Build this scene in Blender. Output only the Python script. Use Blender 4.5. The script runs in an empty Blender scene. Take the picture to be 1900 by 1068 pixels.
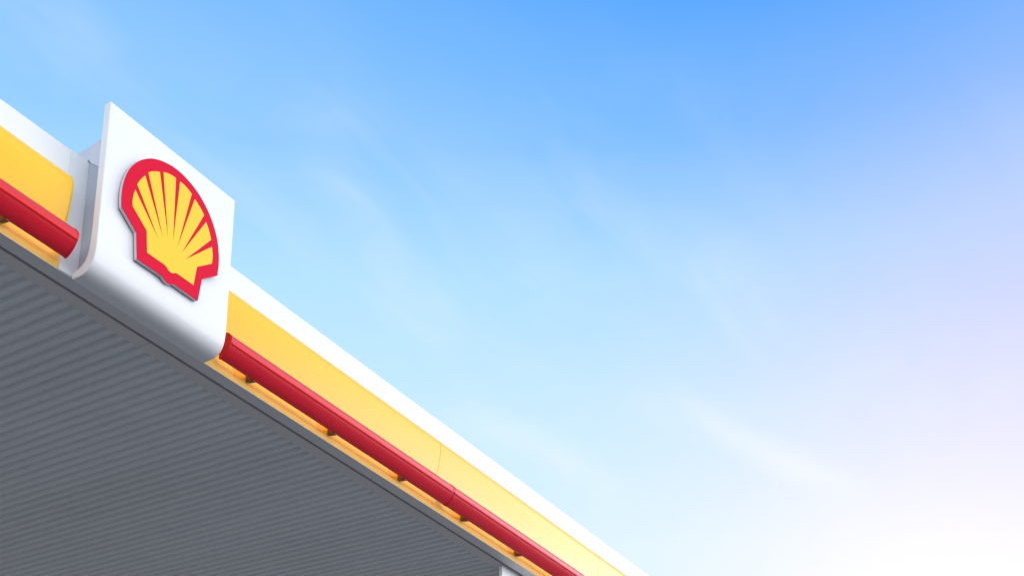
import bpy, bmesh, math
from mathutils import Matrix, Vector
from mathutils.geometry import tessellate_polygon

scene = bpy.context.scene
COL = scene.collection
EYE = 1.65                       # eye height above the forecourt; every z below is relative to the eye

# ------------------------------------------------------------------ camera
cam_data = bpy.data.cameras.new("camera")
cam = bpy.data.objects.new("camera", cam_data)
COL.objects.link(cam)
rx = Vector((0.5637, -0.8255, 0.0264)).normalized()          # image right
dn = Vector((0.2430, 0.1352, -0.9605)); dn = (dn - rx * dn.dot(rx)).normalized()
up = -dn
bk = rx.cross(up)
m = Matrix(((rx.x, up.x, bk.x, 0.0), (rx.y, up.y, bk.y, -5.0), (rx.z, up.z, bk.z, EYE), (0, 0, 0, 1)))
cam.matrix_world = m
cam_data.sensor_width = 36.0
cam_data.lens = 36.0 * 2516.16 / 1900.0
cam_data.shift_x = (950.0 - 730.9) / 1900.0                  # rising front: the photo is the top of a taller frame
cam_data.shift_y = (1271.94 - 534.0) / 1900.0
cam_data.clip_start = 0.1
cam_data.clip_end = 5000.0
scene.camera = cam

# ------------------------------------------------------------------ exposure
scene.view_settings.view_transform = 'Standard'
scene.view_settings.look = 'None'
scene.view_settings.exposure = 0.55
scene.view_settings.gamma = 1.0
scene.view_settings.use_curve_mapping = False
try:
    scene.cycles.max_bounces = 8
    scene.cycles.use_denoising = True
except Exception:
    pass

# ------------------------------------------------------------------ sun and sky
SUN_EL, SUN_AZ = math.radians(15.0), math.radians(79.0)      # azimuth from +Y towards +X
SUN_DIR = Vector((math.cos(SUN_EL) * math.sin(SUN_AZ), math.cos(SUN_EL) * math.cos(SUN_AZ), math.sin(SUN_EL)))
sun_data = bpy.data.lights.new("sun", 'SUN')
sun_data.energy = 2.5
sun_data.angle = math.radians(0.6)
sun_data.color = (1.0, 0.93, 0.85)
sun = bpy.data.objects.new("sun", sun_data)
sun.rotation_euler = SUN_DIR.to_track_quat('Z', 'Y').to_euler()
sun.location = (0, 0, 40)
COL.objects.link(sun)

world = bpy.data.worlds.new("World")
scene.world = world
world.use_nodes = True
WT = world.node_tree
WT.nodes.clear()


class NT:
    """small helper that writes node maths"""
    def __init__(self, tree):
        self.t = tree

    def new(self, kind, **kw):
        n = self.t.nodes.new(kind)
        for k, v in kw.items():
            setattr(n, k, v)
        return n

    def put(self, sock, v):
        if isinstance(v, bpy.types.NodeSocket):
            self.t.links.new(v, sock)
        else:
            sock.default_value = v

    def math(self, op, a, b=None, clamp=False):
        n = self.new('ShaderNodeMath', operation=op, use_clamp=clamp)
        self.put(n.inputs[0], a)
        if b is not None:
            self.put(n.inputs[1], b)
        return n.outputs[0]

    def vmath(self, op, a, b=None):
        n = self.new('ShaderNodeVectorMath', operation=op)
        self.put(n.inputs[0], a)
        if b is not None:
            self.put(n.inputs[1], b)
        return n.outputs['Value'] if op == 'DOT_PRODUCT' else n.outputs[0]

    def smooth(self, v, lo, hi):
        n = self.new('ShaderNodeMapRange', interpolation_type='SMOOTHSTEP')
        self.put(n.inputs['Value'], v)
        n.inputs['From Min'].default_value = lo
        n.inputs['From Max'].default_value = hi
        return n.outputs[0]

    def mix(self, f, a, b, mode='MIX'):
        n = self.new('ShaderNodeMix', data_type='RGBA', blend_type=mode)
        n.clamp_factor = False
        self.put(n.inputs[0], f)
        self.put(n.inputs[6], a)
        self.put(n.inputs[7], b)
        return n.outputs[2]

    def noise(self, vec, scale, detail=4.0, rough=0.5, dist=0.0):
        n = self.new('ShaderNodeTexNoise')
        self.put(n.inputs['Vector'], vec)
        n.inputs['Scale'].default_value = scale
        n.inputs['Detail'].default_value = detail
        n.inputs['Roughness'].default_value = rough
        n.inputs['Distortion'].default_value = dist
        return n.outputs[0]

    def mapping(self, vec, rot=(0, 0, 0), scale=(1, 1, 1), loc=(0, 0, 0)):
        n = self.new('ShaderNodeMapping')
        self.put(n.inputs['Vector'], vec)
        n.inputs['Location'].default_value = loc
        n.inputs['Rotation'].default_value = rot
        n.inputs['Scale'].default_value = scale
        return n.outputs[0]

    def ramp(self, f, stops):
        n = self.new('ShaderNodeValToRGB')
        self.put(n.inputs[0], f)
        el = n.color_ramp.elements
        while len(el) < len(stops):
            el.new(0.5)
        for e, (p, c) in zip(el, stops):
            e.position = p
            e.color = (*c, 1.0)
        return n.outputs[0]


def build_world():
    w = NT(WT)
    tc = w.new('ShaderNodeTexCoord')
    d = w.vmath('NORMALIZE', tc.outputs['Generated'])
    sp = w.new('ShaderNodeSeparateXYZ')
    w.put(sp.inputs[0], d)
    dx, dy, dz = sp.outputs
    # clear-sky gradient by elevation
    base = w.ramp(w.math('MAXIMUM', dz, 0.0), [
        (0.00, (0.86, 0.95, 1.00)), (0.37, (0.80, 0.915, 1.00)), (0.45, (0.645, 0.84, 1.00)),
        (0.54, (0.40, 0.70, 1.00)), (0.61, (0.165, 0.475, 1.00)), (0.68, (0.074, 0.365, 1.00)), (1.00, (0.05, 0.28, 0.90))])
    # the air is paler away from the sun's side
    pale = w.smooth(w.vmath('DOT_PRODUCT', d, Vector((0.45, 0.88, 0.12)).normalized()), 0.56, 0.94)
    col = w.mix(w.math('MULTIPLY', pale, 0.46), base, (0.52, 0.86, 1.0, 1))
    # mauve haze above the sun, white glow round it
    sd = w.math('MAXIMUM', w.vmath('DOT_PRODUCT', d, SUN_DIR), 0.0)
    g1 = w.math('POWER', w.math('MAXIMUM', w.vmath('DOT_PRODUCT', d, Vector((0.890, 0.080, 0.440)).normalized()), 0.0), 52.0)
    g2 = w.math('POWER', sd, 72.0)
    col = w.mix(w.math('MULTIPLY', g1, 0.52), col, (0.70, 0.55, 1.03, 1))
    col = w.mix(w.math('MULTIPLY', g2, 0.92), col, (1.06, 1.02, 1.06, 1))
    # thin cirrus on a plane high above: a few wisps and a faint overall veil
    inv = w.math('DIVIDE', 1.0, w.math('MAXIMUM', dz, 0.08))
    cv = w.new('ShaderNodeCombineXYZ')
    w.put(cv.inputs[0], w.math('MULTIPLY', dx, inv))
    w.put(cv.inputs[1], w.math('MULTIPLY', dy, inv))
    ci = cv.outputs[0]
    wob = w.new('ShaderNodeTexNoise')
    w.put(wob.inputs['Vector'], ci)
    wob.inputs['Scale'].default_value = 4.0
    wob.inputs['Detail'].default_value = 5.0
    ci2 = w.vmath('ADD', ci, w.vmath('MULTIPLY', w.vmath('SUBTRACT', wob.outputs[1], (0.5, 0.5, 0.5)), (0.10, 0.10, 0.0)))
    tot = None
    for (ax, ay), (bx, by), wd, amp in (
            ((0.60, 0.93), (0.80, 0.962), 0.090, 0.16), ((0.92, 0.755), (1.12, 0.860), 0.075, 0.12),
            ((1.05, 0.820), (1.42, 0.930), 0.070, 0.16), ((1.70, 0.752), (2.26, 0.588), 0.075, 0.46),
            ((1.56, 1.010), (2.08, 0.950), 0.095, 0.34), ((1.40, 0.530), (1.72, 0.552), 0.090, 0.16)):
        ab = Vector((bx - ax, by - ay, 0.0))
        rel = w.vmath('SUBTRACT', ci2, (ax, ay, 0.0))
        tpar = w.math('MULTIPLY', w.vmath('DOT_PRODUCT', rel, ab), 1.0 / ab.length_squared)
        perp = w.math('ABSOLUTE', w.vmath('DOT_PRODUCT', rel, Vector((-ab.y, ab.x, 0.0)).normalized()))
        along = w.math('MULTIPLY', w.smooth(tpar, -0.15, 0.35), w.math('SUBTRACT', 1.0, w.smooth(tpar, 0.65, 1.2)))
        f = w.math('MULTIPLY', w.math('SUBTRACT', 1.0, w.smooth(perp, 0.0, wd)), w.math('MULTIPLY', along, amp))
        tot = f if tot is None else w.math('ADD', tot, f)
    streak = w.noise(w.mapping(ci, rot=(0, 0, math.radians(-20)), scale=(1.0, 2.8, 1)), 2.6, 8.0, 0.58, 0.8)
    tot = w.math('MULTIPLY', tot, w.smooth(streak, 0.05, 0.80))
    patch = w.noise(w.mapping(ci, loc=(3.1, 1.7, 0)), 1.1, 4.0, 0.5)
    veil = w.math('MULTIPLY', w.math('MULTIPLY', w.smooth(streak, 0.25, 0.85), w.smooth(patch, 0.35, 0.70)), 0.17)
    col = w.mix(w.math('ADD', tot, veil, True), col, (0.96, 0.98, 1.0, 1))
    # unseen cloud bank added behind the viewer as fill light; brightest on the sun's side
    back = w.smooth(w.vmath('DOT_PRODUCT', d, Vector((-0.30, -0.95, 0.0)).normalized()), -0.10, 0.45)
    side = w.math('MULTIPLY', w.smooth(dx, 0.58, 0.92), w.smooth(w.math('MULTIPLY', dy, -1.0), 0.10, 0.40))
    back = w.math('MAXIMUM', back, side)
    lump = w.smooth(w.noise(w.mapping(d, scale=(1, 1, 1.6)), 2.2, 6.0, 0.55, 0.3), 0.30, 0.62)
    low = w.math('SUBTRACT', 1.0, w.smooth(dz, 0.60, 0.97))
    cl = w.math('MULTIPLY', w.math('MULTIPLY', back, low), w.math('ADD', w.math('MULTIPLY', lump, 0.4), 0.6))
    bright = w.mix(side, (1.76, 1.81, 1.87, 1), (6.0, 5.8, 6.8, 1))
    bright = w.mix(1.0, bright, w.mix(w.smooth(dz, 0.02, 0.45), (1.80, 1.80, 1.80, 1), (1.0, 1.0, 1.0, 1)), 'MULTIPLY')
    col = w.mix(cl, col, bright)
    bg = w.new('ShaderNodeBackground')
    w.put(bg.inputs[0], col)
    bg.inputs[1].default_value = 0.72                             # one over the exposure gain
    # daylight model underneath
    sky = w.new('ShaderNodeTexSky', sky_type='NISHITA')
    sky.sun_disc = False
    sky.sun_elevation = SUN_EL
    sky.sun_rotation = SUN_AZ
    sky.air_density = 1.0
    sky.dust_density = 0.6
    bg2 = w.new('ShaderNodeBackground')
    w.put(bg2.inputs[0], sky.outputs[0])
    bg2.inputs[1].default_value = 0.05
    ms = w.new('ShaderNodeMixShader')
    ms.inputs[0].default_value = 0.05
    w.put(ms.inputs[1], bg.outputs[0])
    w.put(ms.inputs[2], bg2.outputs[0])
    out = w.new('ShaderNodeOutputWorld')
    w.put(out.inputs[0], ms.outputs[0])


build_world()


# ------------------------------------------------------------------ materials
def paint(name, col, rough=0.35, spec=0.5, var=0.03, coat=0.0, metal=0.0, bump=0.0, bscale=60.0, scale=3.0, dirt=None):
    """painted or coated surface: faint tonal mottling, uneven gloss, optional fine bump and grime"""
    mt = bpy.data.materials.new(name)
    mt.use_nodes = True
    t = mt.node_tree
    n = NT(t)
    b = t.nodes['Principled BSDF']
    tc = n.new('ShaderNodeTexCoord')
    v = tc.outputs['Object']
    mot = n.noise(v, scale, 5.0, 0.55)
    fine = n.noise(v, scale * 14.0, 3.0, 0.5)
    k = n.math('ADD', n.math('MULTIPLY', n.math('SUBTRACT', mot, 0.5), var * 2), n.math('MULTIPLY', n.math('SUBTRACT', fine, 0.5), var))
    k = n.math('ADD', k, 1.0)
    vm = n.new('ShaderNodeVectorMath', operation='SCALE')
    vm.inputs[0].default_value = col
    n.put(vm.inputs['Scale'], k)
    c = vm.outputs[0]
    if dirt:
        amount, dcol = dirt
        st = n.noise(n.mapping(v, scale=(7.0, 7.0, 0.7)), 2.0, 6.0, 0.6)
        c = n.mix(n.math('MULTIPLY', n.smooth(st, 0.52, 0.8), amount), c, (*dcol, 1))
    n.put(b.inputs['Base Color'], c)
    n.put(b.inputs['Roughness'], n.math('ADD', n.math('MULTIPLY', n.math('SUBTRACT', mot, 0.5), 0.10), rough))
    b.inputs['Specular IOR Level'].default_value = spec
    b.inputs['Metallic'].default_value = metal
    b.inputs['Coat Weight'].default_value = coat
    b.inputs['Coat Roughness'].default_value = 0.12
    if bump:
        bp = n.new('ShaderNodeBump')
        bp.inputs['Strength'].default_value = bump
        bp.inputs['Distance'].default_value = 0.01
        n.put(bp.inputs['Height'], n.noise(v, bscale, 4.0, 0.55))
        n.put(b.inputs['Normal'], bp.outputs[0])
    return mt


M_WHITE = paint("white_panel_paint", (0.80, 0.81, 0.82), 0.38, 0.4, 0.012, dirt=(0.10, (0.62, 0.62, 0.60)))
M_SIGN = paint("white_sign_acrylic", (0.82, 0.825, 0.83), 0.34, 0.4, 0.012, dirt=(0.08, (0.60, 0.60, 0.57)))
M_YELLOW = paint("yellow_panel_plastic", (0.97, 0.55, 0.004), 0.17, 0.36, 0.02)
M_STRIP = paint("yellow_strip_glow_tint", (0.97, 0.60, 0.13), 0.5, 0.3, 0.03, scale=6.0)  # fascia yellow paled: the glow under the bar is in the colour
M_ORANGE = paint("bracket_shade_orange", (0.95, 0.40, 0.008), 0.4, 0.4, 0.03)  # shade beside each bracket, painted as deeper orange
M_RED = paint("red_bar_plastic", (0.66, 0.006, 0.022), 0.30, 0.42, 0.02)
M_REDDARK = paint("red_end_plastic", (0.30, 0.004, 0.016), 0.4, 0.4, 0.02)
M_EMRED = paint("emblem_red_face", (0.72, 0.006, 0.036), 0.5, 0.06, 0.015)
M_EMYEL = paint("emblem_yellow_face", (0.95, 0.60, 0.03), 0.40, 0.2, 0.012)
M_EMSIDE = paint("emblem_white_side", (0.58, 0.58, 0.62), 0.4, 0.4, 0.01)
M_SOFFIT = paint("grey_soffit_sheet", (0.76, 0.77, 0.77), 0.5, 0.3, 0.05, scale=1.6, dirt=(0.15, (0.36, 0.36, 0.37)))

# neighbouring soffit sheets differ a little in tone
_n = NT(M_SOFFIT.node_tree)
_b = M_SOFFIT.node_tree.nodes['Principled BSDF']
_src = _b.inputs['Base Color'].links[0].from_socket
_tc = _n.new('ShaderNodeTexCoord')
_sp = _n.new('ShaderNodeSeparateXYZ')
_n.put(_sp.inputs[0], _tc.outputs['Object'])
_cell = _n.math('FLOOR', _n.math('DIVIDE', _n.math('SUBTRACT', _sp.outputs[0], 4.0269 - 0.02), 0.0835 * 6))
_wn = _n.new('ShaderNodeTexWhiteNoise', noise_dimensions='1D')
_n.put(_wn.inputs['W'], _cell)
_k = _n.math('ADD', _n.math('MULTIPLY', _wn.outputs['Value'], 0.045), 0.955)
_cc = _n.new('ShaderNodeCombineXYZ')
for _i in range(3):
    _n.put(_cc.inputs[_i], _k)
_n.put(_b.inputs['Base Color'], _n.mix(1.0, _src, _cc.outputs[0], 'MULTIPLY'))
M_STRIPG = paint("grey_border_sheet", (0.66, 0.635, 0.615), 0.5, 0.35, 0.04, scale=2.0)
M_ALU = paint("grey_edge_trim", (0.67, 0.665, 0.655), 0.42, 0.45, 0.03, scale=4.0)
M_BLACK = paint("black_gasket", (0.012, 0.012, 0.014), 0.7, 0.2, 0.05)
M_BRACKET = paint("brown_bracket_steel", (0.15, 0.065, 0.028), 0.5, 0.4, 0.15, scale=30.0)
M_BOX = paint("shaded_box_grey", (0.40, 0.44, 0.52), 0.45, 0.35, 0.02)  # lower box face darkened: its shade is in the colour
M_BOXLIT = paint("lit_box_grey", (0.62, 0.64, 0.69), 0.45, 0.35, 0.02)  # lighter copy for the box above the painted shadow line
M_RIDGE = paint("red_ridge_plastic", (0.95, 0.026, 0.024), 0.5, 0.15, 0.02)
M_COVER = paint("pale_cover_paint", (0.73, 0.76, 0.79), 0.42, 0.4, 0.02)
M_ROOF = paint("roof_membrane", (0.35, 0.35, 0.36), 0.8, 0.2, 0.08)
M_PILLAR = paint("white_pillar_paint", (0.82, 0.82, 0.83), 0.45, 0.4, 0.015)
M_CONC = paint("forecourt_concrete", (0.238, 0.226, 0.21), 0.85, 0.2, 0.12, bump=0.4, bscale=30.0, scale=0.6, dirt=(0.3, (0.16, 0.155, 0.15)))
M_ASPH = paint("road_asphalt", (0.055, 0.056, 0.06), 0.9, 0.2, 0.2, bump=0.5, bscale=80.0, scale=0.4)
M_KERB = paint("kerb_concrete", (0.38, 0.375, 0.36), 0.85, 0.2, 0.1, bump=0.3, bscale=40.0)
M_DRY = paint("dry_ground", (0.26, 0.25, 0.22), 0.95, 0.1, 0.2, bump=0.6, bscale=20.0, scale=0.3)


M_FILL = bpy.data.materials.new("added_warm_fill")  # glow of the added fill emitter
M_FILL.use_nodes = True
_b = M_FILL.node_tree.nodes['Principled BSDF']
_b.inputs['Base Color'].default_value = (0.8, 0.8, 0.75, 1)
_b.inputs['Emission Color'].default_value = (1.0, 0.90, 0.74, 1)
_b.inputs['Emission Strength'].default_value = 1.75


# ------------------------------------------------------------------ mesh helpers
def finish(name, bm, mat, parent=None, angle=32.0, bevel=0.0):
    bmesh.ops.recalc_face_normals(bm, faces=bm.faces)
    for f in bm.faces:
        f.smooth = True
    lim = math.radians(angle)
    for e in bm.edges:
        if len(e.link_faces) == 2:
            e.smooth = e.calc_face_angle(0.0) < lim
        else:
            e.smooth = False
    me = bpy.data.meshes.new(name)
    bm.to_mesh(me)
    bm.free()
    me.materials.append(mat)
    o = bpy.data.objects.new(name, me)
    COL.objects.link(o)
    if parent is not None:
        o.parent = parent
    if bevel:
        b = o.modifiers.new("bevel", 'BEVEL')
        b.width = bevel
        b.segments = 3
        b.limit_method = 'ANGLE'
        b.angle_limit = math.radians(50)
        b.harden_normals = False
    return o


def prism(bm, prof, x0, x1, z_end=None):
    """closed (y, z) outline pushed from x0 to x1; z relative to the eye"""
    a = [bm.verts.new((x0, y, z + EYE)) for y, z in prof]
    b = [bm.verts.new((x1, y, z + EYE)) for y, z in prof]
    n = len(prof)
    for i in range(n):
        j = (i + 1) % n
        bm.faces.new((a[i], a[j], b[j], b[i]))
    bm.faces.new(a)
    bm.faces.new(list(reversed(b)))


def rings(bm, sections):
    """loft a list of (x, outline) sections, closed at both ends"""
    vs = [[bm.verts.new((x, y, z + EYE)) for y, z in prof] for x, prof in sections]
    n = len(vs[0])
    for a, b in zip(vs[:-1], vs[1:]):
        for i in range(n):
            j = (i + 1) % n
            bm.faces.new((a[i], a[j], b[j], b[i]))
    bm.faces.new(vs[0])
    bm.faces.new(list(reversed(vs[-1])))


def box(bm, x0, x1, y0, y1, z0, z1):
    prism(bm, [(y0, z0), (y1, z0), (y1, z1), (y0, z1)], x0, x1)


def empty(name, loc, label, cat, group=None):
    o = bpy.data.objects.new(name, None)
    o.location = (0, 0, 0)
    o.empty_display_size = 0.2
    COL.objects.link(o)
    tag(o, label, cat, group)
    return o


def tag(o, label=None, cat=None, group=None, kind=None):
    if label: o['label'] = label
    if cat: o['category'] = cat
    if group: o['group'] = group
    if kind: o['kind'] = kind
    return o


# ------------------------------------------------------------------ canopy
Z0 = 3.9694                     # underside of the canopy
XL, XR = -6.255, 33.80          # canopy ends
YB = 11.0                       # canopy depth
SIGN_L, SIGN_R = 4.133, 5.150
GAP_L, GAP_R = 4.048, 5.060     # fascia stops here and starts again behind the sign

canopy = empty("station_canopy", (0, 0, 0), "white and yellow filling station canopy with grey ribbed underside", "canopy")

YEL = [(0.018, 4.5140), (-0.030, 4.5140), (-0.048, 4.507), (-0.060, 4.495), (-0.067, 4.480), (-0.0715, 4.464),
       (-0.0740, 4.446), (-0.0740, 4.425), (-0.0725, 4.400), (-0.0694, 4.374), (-0.0632, 4.332), (-0.0550, 4.283),
       (-0.0462, 4.250), (-0.0330, 4.200), (-0.0200, 4.150), (-0.0100, 4.108), (-0.006, 4.090), (0.018, 4.090)]
LOW = [(0.018, 4.088), (-0.0055, 4.088), (-0.0040, 4.070), (-0.0028, 4.050), (-0.0018, 4.030), (0.0000, 4.014),
       (0.0030, 4.000), (0.0075, 3.990), (0.0130, 3.982), (0.018, 3.9785)]


def squash(prof, k):
    return [(y * k if y < 0 else y, z) for y, z in prof]


def yellow_sections(x0, x1, round_end):
    s = [(x0, YEL)]
    if round_end:
        s += [(x1 - 0.030, YEL), (x1 - 0.020, squash(YEL, 0.97)), (x1 - 0.010, squash(YEL, 0.87)), (x1 - 0.003, squash(YEL, 0.70)), (x1, squash(YEL, 0.52))]
    else:
        s += [(x1, YEL)]
    return s


def fascia_panel(x0, x1, ztop0, ztop1, round_end=False):
    bm = bmesh.new()
    g = 0.0012
    rings(bm, [(x0 + g, [(0.0, 4.5145), (0.02, 4.5145), (0.02, ztop0 - 0.002), (0.017, ztop0), (0.003, ztop0), (0.0, ztop0 - 0.003)]),
               (x1 - g, [(0.0, 4.5145), (0.02, 4.5145), (0.02, ztop1 - 0.002), (0.017, ztop1), (0.003, ztop1), (0.0, ztop1 - 0.003)])])
    p = finish("fascia_panel", bm, M_WHITE, canopy)
    bm = bmesh.new()
    rings(bm, yellow_sections(x0 + 2 * g, x1 - 2 * g, round_end))
    finish("yellow_band", bm, M_YELLOW, p, 28)
    bm = bmesh.new()
    prism(bm, LOW, x0 + g, x1 - g)
    finish("lower_strip", bm, M_STRIP, p, 40)


PITCH = 2.614
x1 = GAP_L
first = True
zt = 4.7035
while x1 > XL + 0.01:
    x0 = max(XL, x1 - PITCH)
    zn = zt - 0.028 if first else zt
    fascia_panel(x0, x1, zn, zt, first)
    zt = zn
    first = False
    x1 = x0
edges = [GAP_R, 7.615]
while edges[-1] < XR - 0.01:
    edges.append(min(XR, edges[-1] + PITCH))
for a, b in zip(edges[:-1], edges[1:]):
    fascia_panel(a, b, 4.718, 4.718 if a > 6 else 4.716)

# flat white cover closing the fascia beside the sign
bm = bmesh.new()
box(bm, GAP_L + 0.001, 4.190, 0.001, 0.02, 3.983, 4.7075)
finish("end_cover", bm, M_COVER, canopy, bevel=0.002)

# aluminium edge trim with a small upstand lip
bm = bmesh.new()
prism(bm, [(-0.0065, Z0), (0.084, Z0), (0.084, Z0 + 0.030), (0.080, Z0 + 0.030), (0.080, Z0 + 0.004), (-0.0025, Z0 + 0.004), (-0.0040, Z0 + 0.0040), (-0.0065, Z0 + 0.0025)], XL, XR)
finish("edge_trim", bm, M_ALU, canopy, bevel=0.0008)
# recessed black joint
bm = bmesh.new()
box(bm, XL, XR, 0.0845, 0.1055, Z0 + 0.016, Z0 + 0.030)
finish("gasket", bm, M_BLACK, canopy)
# flat border sheets between the trim and the ribbed soffit, laid end to end
bm = bmesh.new()
xs = [XL, -0.45, 4.829, 10.11, 15.39, 20.67, 25.95, XR]
for a, b in zip(xs[:-1], xs[1:]):
    prism(bm, [(0.106, Z0), (0.200, Z0 + 0.0005), (0.200, Z0 + 0.004), (0.110, Z0 + 0.004), (0.110, Z0 + 0.03), (0.106, Z0 + 0.03)], a + 0.0018, b - 0.0018)
finish("border_strip", bm, M_STRIPG, canopy, bevel=0.0006)
# ribbed soffit
RIB = 0.0835
bm = bmesh.new()
front, backv = [], []
x = 4.0269 - 123 * RIB
while x < XR:
    for dx_, dz_ in ((0.0, 0.0), (0.036, 0.0), (0.0445, 0.020), (0.075, 0.020)):
        front.append(bm.verts.new((x + dx_, 0.186, Z0 + EYE + 0.0052 + dz_)))
        backv.append(bm.verts.new((x + dx_, YB, Z0 + EYE + 0.0052 + dz_)))
    x += RIB
for i in range(len(front) - 1):
    bm.faces.new((front[i], front[i + 1], backv[i + 1], backv[i]))
finish("soffit", bm, M_SOFFIT, canopy, 12)
# roof deck behind the fascia
bm = bmesh.new()
box(bm, XL, XR, 0.03, YB, Z0 + 0.045, 4.62)
finish("roof", bm, M_ROOF, canopy)
# plain end and rear fascias
bm = bmesh.new()
box(bm, XL, XR, YB + 0.001, YB + 0.03, Z0 - 0.01, 4.718)
finish("rear_fascia", bm, M_WHITE, canopy)
for xx in (XL - 0.03, XR + 0.001):
    bm = bmesh.new()
    box(bm, xx, xx + 0.029, 0.0, YB, Z0 - 0.01, 4.716)
    finish("end_fascia", bm, M_WHITE, canopy)

# ------------------------------------------------------------------ sign
sign = empty("emblem_sign", (0, 0, 0), "square white sign with red and yellow scallop shell emblem, on canopy edge", "sign")
OUT = [(-0.177, 4.994), (-0.177, 4.160), (-0.1765, 4.120), (-0.1745, 4.082), (-0.1705, 4.052), (-0.1640, 4.027), (-0.1550, 4.007),
       (-0.1420, 3.990), (-0.1260, 3.977), (-0.1060, 3.9675), (-0.0820, 3.9615), (-0.0540, 3.9590), (-0.0280, 3.9590), (-0.0075, 3.9600)]
INN = [(-0.0075, 4.002), (-0.0300, 4.0045), (-0.0560, 4.011), (-0.0800, 4.024), (-0.0980, 4.043), (-0.1110, 4.070), (-0.1190, 4.105), (-0.1240, 4.160), (-0.1270, 4.250), (-0.1275, 4.994)]
bm = bmesh.new()
prism(bm, OUT + INN, SIGN_L, SIGN_R)
finish("sign_panel", bm, M_SIGN, sign, 32, bevel=0.005)
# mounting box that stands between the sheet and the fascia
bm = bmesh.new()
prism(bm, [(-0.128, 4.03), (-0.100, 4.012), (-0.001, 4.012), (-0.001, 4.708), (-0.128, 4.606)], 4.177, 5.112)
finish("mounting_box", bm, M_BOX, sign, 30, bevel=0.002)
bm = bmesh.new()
prism(bm, [(-0.128, 4.607), (-0.001, 4.709), (-0.001, 4.7225), (0.30, 4.7225), (0.30, 4.808), (0.004, 4.808), (-0.012, 4.817), (-0.128, 4.833)], 4.175, 5.114)  # box split where the shadow line falls; tones carry the shade
finish("box_lit_upper", bm, M_BOXLIT, sign, 30, bevel=0.003)

# emblem: a white-sided tray, a red face and a yellow shell cut into eight flutes
AX = 4.6296
FACE_Y = -0.207


def mirror(half):
    """half outline (x >= 0, from top to bottom) -> full closed outline"""
    left = [(-x, z) for x, z in half if x > 1e-6]
    return half + left[::-1]


OUTER = [(0.0, 4.8655), (0.045, 4.862), (0.097, 4.852), (0.148, 4.8355), (0.200, 4.810), (0.256, 4.768), (0.298, 4.725),
         (0.335, 4.672), (0.364, 4.608), (0.381, 4.535), (0.3855, 4.475), (0.383, 4.430), (0.379, 4.397), (0.2594, 4.3102),
         (0.2383, 4.1593), (0.045, 4.1615), (0.034, 4.154), (0.022, 4.1475), (0.010, 4.1435), (0.0, 4.1425)]


def curve_fine(pts, lo, hi, sub=4):
    """Catmull-Rom refinement of pts[lo:hi+1]; the rest stays straight"""
    out = list(pts[:lo])
    for i in range(lo, hi):
        p0 = pts[i - 1] if i > lo else (2 * pts[i][0] - pts[i + 1][0], pts[i + 1][1] if i == 0 else 2 * pts[i][1] - pts[i + 1][1])
        p1, p2 = pts[i], pts[i + 1]
        p3 = pts[i + 2] if i + 2 <= hi else (2 * p2[0] - p1[0], 2 * p2[1] - p1[1])
        for s in range(sub):
            t = s / sub
            q = []
            for k in (0, 1):
                q.append(0.5 * (2 * p1[k] + (p2[k] - p0[k]) * t + (2 * p0[k] - 5 * p1[k] + 4 * p2[k] - p3[k]) * t * t + (3 * p1[k] - p0[k] - 3 * p2[k] + p3[k]) * t ** 3))
            out.append(tuple(q))
    out += list(pts[hi:])
    return out


OUTER = mirror(curve_fine(OUTER, 0, 12))
# yellow field: flutes and rays
RAYS = [((0.305, 4.551), (0.2974, 4.5915), (0.105, 4.355)),
        ((0.2465, 4.679), (0.226, 4.712), (0.071, 4.377)),
        ((0.142, 4.768), (0.115, 4.785), (0.036, 4.393))]
FL1 = [(0.317, 4.446), (0.3195, 4.468), (0.320, 4.488), (0.3185, 4.508), (0.315, 4.526)]
INNER = []
INNER += [(0.0, 4.401), (0.017, 4.8075), (0.037, 4.8068), (0.060, 4.804), (0.088, 4.797)]
INNER += [(0.115, 4.7855), (0.036, 4.393), (0.142, 4.769), (0.160, 4.7605), (0.181, 4.748), (0.205, 4.732)]
INNER += [(0.226, 4.7125), (0.071, 4.377), (0.2465, 4.680), (0.261, 4.661), (0.2745, 4.640), (0.288, 4.614)]
INNER += [(0.2974, 4.5915), (0.105, 4.355), (0.3075, 4.552)] + FL1[::-1]
INNER += [(0.2005, 4.3608), (0.1837, 4.2347), (0.043, 4.2347), (0.032, 4.228), (0.020, 4.2205), (0.010, 4.2165), (0.0, 4.2155)]


def plate(bm, pts, x_axis, y_front, y_back):
    """flat outline in the x-z plane given a thickness in y"""
    f = [bm.verts.new((x_axis + x, y_front, z + EYE)) for x, z in pts]
    b = [bm.verts.new((x_axis + x, y_back, z + EYE)) for x, z in pts]
    n = len(pts)
    for i in range(n):
        j = (i + 1) % n
        bm.faces.new((f[i], b[i], b[j], f[j]))
    for tri in tessellate_polygon([[Vector((x, z, 0.0)) for x, z in pts]]):
        bm.faces.new([f[i] for i in tri])
        bm.faces.new([b[i] for i in reversed(tri)])


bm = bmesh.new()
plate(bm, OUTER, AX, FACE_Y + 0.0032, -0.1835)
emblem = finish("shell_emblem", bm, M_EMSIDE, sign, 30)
bm = bmesh.new()
k = 1.004
plate(bm, [(x * k, 4.5 + (z - 4.5) * k) for x, z in OUTER], AX, FACE_Y, FACE_Y + 0.003)
finish("red_face", bm, M_EMRED, emblem, 30)
bm = bmesh.new()
k = 0.992
plate(bm, [(x * k, 4.5 + (z - 4.5) * k) for x, z in OUTER], AX, -0.1834, -0.1765)
finish("shadow_gap", bm, M_BLACK, emblem, 30)
bm = bmesh.new()
plate(bm, mirror(INNER), AX + 0.0115, FACE_Y - 0.0012, FACE_Y + 0.0008)
finish("yellow_shell", bm, M_EMYEL, emblem, 30)

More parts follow.
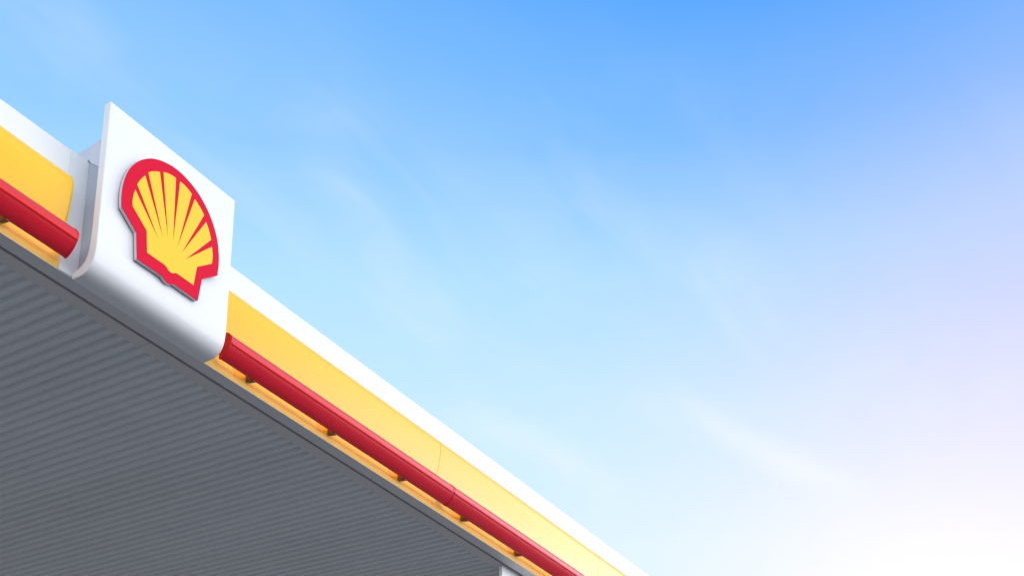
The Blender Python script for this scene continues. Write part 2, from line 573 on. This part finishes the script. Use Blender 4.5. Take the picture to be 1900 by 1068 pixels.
# ------------------------------------------------------------------ red bars
BAR = [(-0.048, 4.178), (-0.094, 4.178), (-0.105, 4.175), (-0.116, 4.167), (-0.1275, 4.155), (-0.1345, 4.145), (-0.1385, 4.135),
       (-0.1392, 4.120), (-0.1372, 4.1035), (-0.1340, 4.0985)]
for _i in range(1, 12):
    _t = _i / 11.0
    _e = (-0.066 - 0.068 * math.cos(_t * math.pi / 2), 4.0985 - 0.077 * math.sin(_t * math.pi / 2))
    _c = (-0.134 + 0.068 * _t, 4.0985 - 0.077 * _t)
    BAR.append((0.45 * _e[0] + 0.55 * _c[0], 0.45 * _e[1] + 0.55 * _c[1]))
BAR += [(-0.052, 4.0215), (-0.048, 4.0265)]
RIDGE = [(-0.1374, 4.1085), (-0.1405, 4.1065), (-0.1415, 4.1025), (-0.1408, 4.0975), (-0.1370, 4.0935), (-0.1320, 4.0925), (-0.1280, 4.0985)]


def low_y(z):
    """front of the lower strip at height z"""
    for (y0, z0), (y1, z1) in zip(LOW[1:-1], LOW[2:]):
        if z1 <= z <= z0:
            return y0 + (y1 - y0) * (z0 - z) / (z0 - z1)
    return LOW[1][0]


def grow(prof, k, c=(-0.09, 4.1)):
    return [(c[0] + (y - c[0]) * k, c[1] + (z - c[1]) * k) for y, z in prof]


def make_bar(length, label, mounts):
    """bar whose right end is at x = 0; brackets hang below, fixed to the fascia"""
    root = bpy.data.objects.new("red_bar", None)
    root.empty_display_size = 0.2
    COL.objects.link(root)
    tag(root, label, "bumper bar", "red bars along the canopy edge")
    bm = bmesh.new()
    prism(bm, BAR, -length + 0.015, -0.015)
    finish("bar_body", bm, M_RED, root, 15.5)
    bm = bmesh.new()
    prism(bm, RIDGE, -length + 0.0155, -0.0155)
    finish("ridge_bead", bm, M_RIDGE, root, 50)
    for xa, xb in ((-length + 0.005, -length + 0.0145), (-0.0145, -0.005)):
        bm = bmesh.new()
        prism(bm, grow(BAR, 1.035), xa, xb)
        finish("end_cap", bm, M_RED, root, 17)
    bm = bmesh.new()
    box(bm, -length + 0.03, -0.03, -0.0475, -0.0455, 4.048, 4.082)  # unseen emitter added behind the bar to brighten the lower strip
    finish("added_fill_strip", bm, M_FILL, root)
    for xb in mounts:
        bm = bmesh.new()
        prism(bm, [(-0.0035, 4.062), (-0.0022, 4.028), (-0.012, 4.019), (-0.064, 4.0110), (-0.064, 4.0205), (-0.046, 4.0260), (-0.044, 4.062)], xb - 0.012, xb + 0.013)
        br = finish("bracket", bm, M_BRACKET, root, 30, bevel=0.002)
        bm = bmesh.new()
        pts = [(xb - 0.0125, 4.080), (xb - 0.0125, 4.030), (xb - 0.118, 4.012), (xb - 0.140, 4.080)]  # thin patch standing in for the bracket's shade on the strip
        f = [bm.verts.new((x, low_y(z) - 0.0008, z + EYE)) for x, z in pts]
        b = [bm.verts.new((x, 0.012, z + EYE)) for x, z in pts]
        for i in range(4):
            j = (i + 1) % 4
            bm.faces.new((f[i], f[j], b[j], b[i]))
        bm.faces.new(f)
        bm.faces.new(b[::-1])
        finish("bracket_shade", bm, M_ORANGE, br, 30)
    return root


def copy_tree(o, parent=None):
    c = o.copy()
    COL.objects.link(c)
    c.parent = parent
    for ch in list(o.children):
        copy_tree(ch, c)
    return c


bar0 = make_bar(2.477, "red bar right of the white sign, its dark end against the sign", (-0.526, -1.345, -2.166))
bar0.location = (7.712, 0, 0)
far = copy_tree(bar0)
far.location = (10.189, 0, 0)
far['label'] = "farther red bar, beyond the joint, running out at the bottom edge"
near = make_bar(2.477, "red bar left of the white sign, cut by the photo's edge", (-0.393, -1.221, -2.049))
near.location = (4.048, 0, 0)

# ------------------------------------------------------------------ white pillar under the edge
pillar = empty("white_pillar", (0, 0, 0), "flat white pillar just under the far canopy edge", "pillar")
bm = bmesh.new()
box(bm, 8.843, 9.443, 0.113, 0.143, -EYE + 0.15, Z0 - 0.002)
finish("pillar_cladding", bm, M_PILLAR, pillar, bevel=0.003)
bm = bmesh.new()
box(bm, 8.80, 9.49, 0.07, 0.19, -EYE + 0.004, -EYE + 0.15)
finish("base_plate", bm, M_ALU, pillar, bevel=0.01)

# ------------------------------------------------------------------ ground
def sheet(name, x0, x1, y0, y1, z, mat):
    bm = bmesh.new()
    v = [bm.verts.new(p) for p in ((x0, y0, z), (x1, y0, z), (x1, y1, z), (x0, y1, z))]
    bm.faces.new(v)
    o = finish(name, bm, mat)
    tag(o, kind='structure')
    return o


sheet("ground", -2000, 2000, -2000, 2000, -0.008, M_DRY)
sheet("forecourt", -14, 44, -9, 16, 0.0, M_CONC)
sheet("road", -400, 400, -17.5, -9.2, -0.004, M_ASPH)
bm = bmesh.new()
box(bm, -14, 44, -9.2, -9.0, -EYE - 0.2, -EYE + 0.12)
tag(finish("kerb", bm, M_KERB, bevel=0.02), kind='structure')
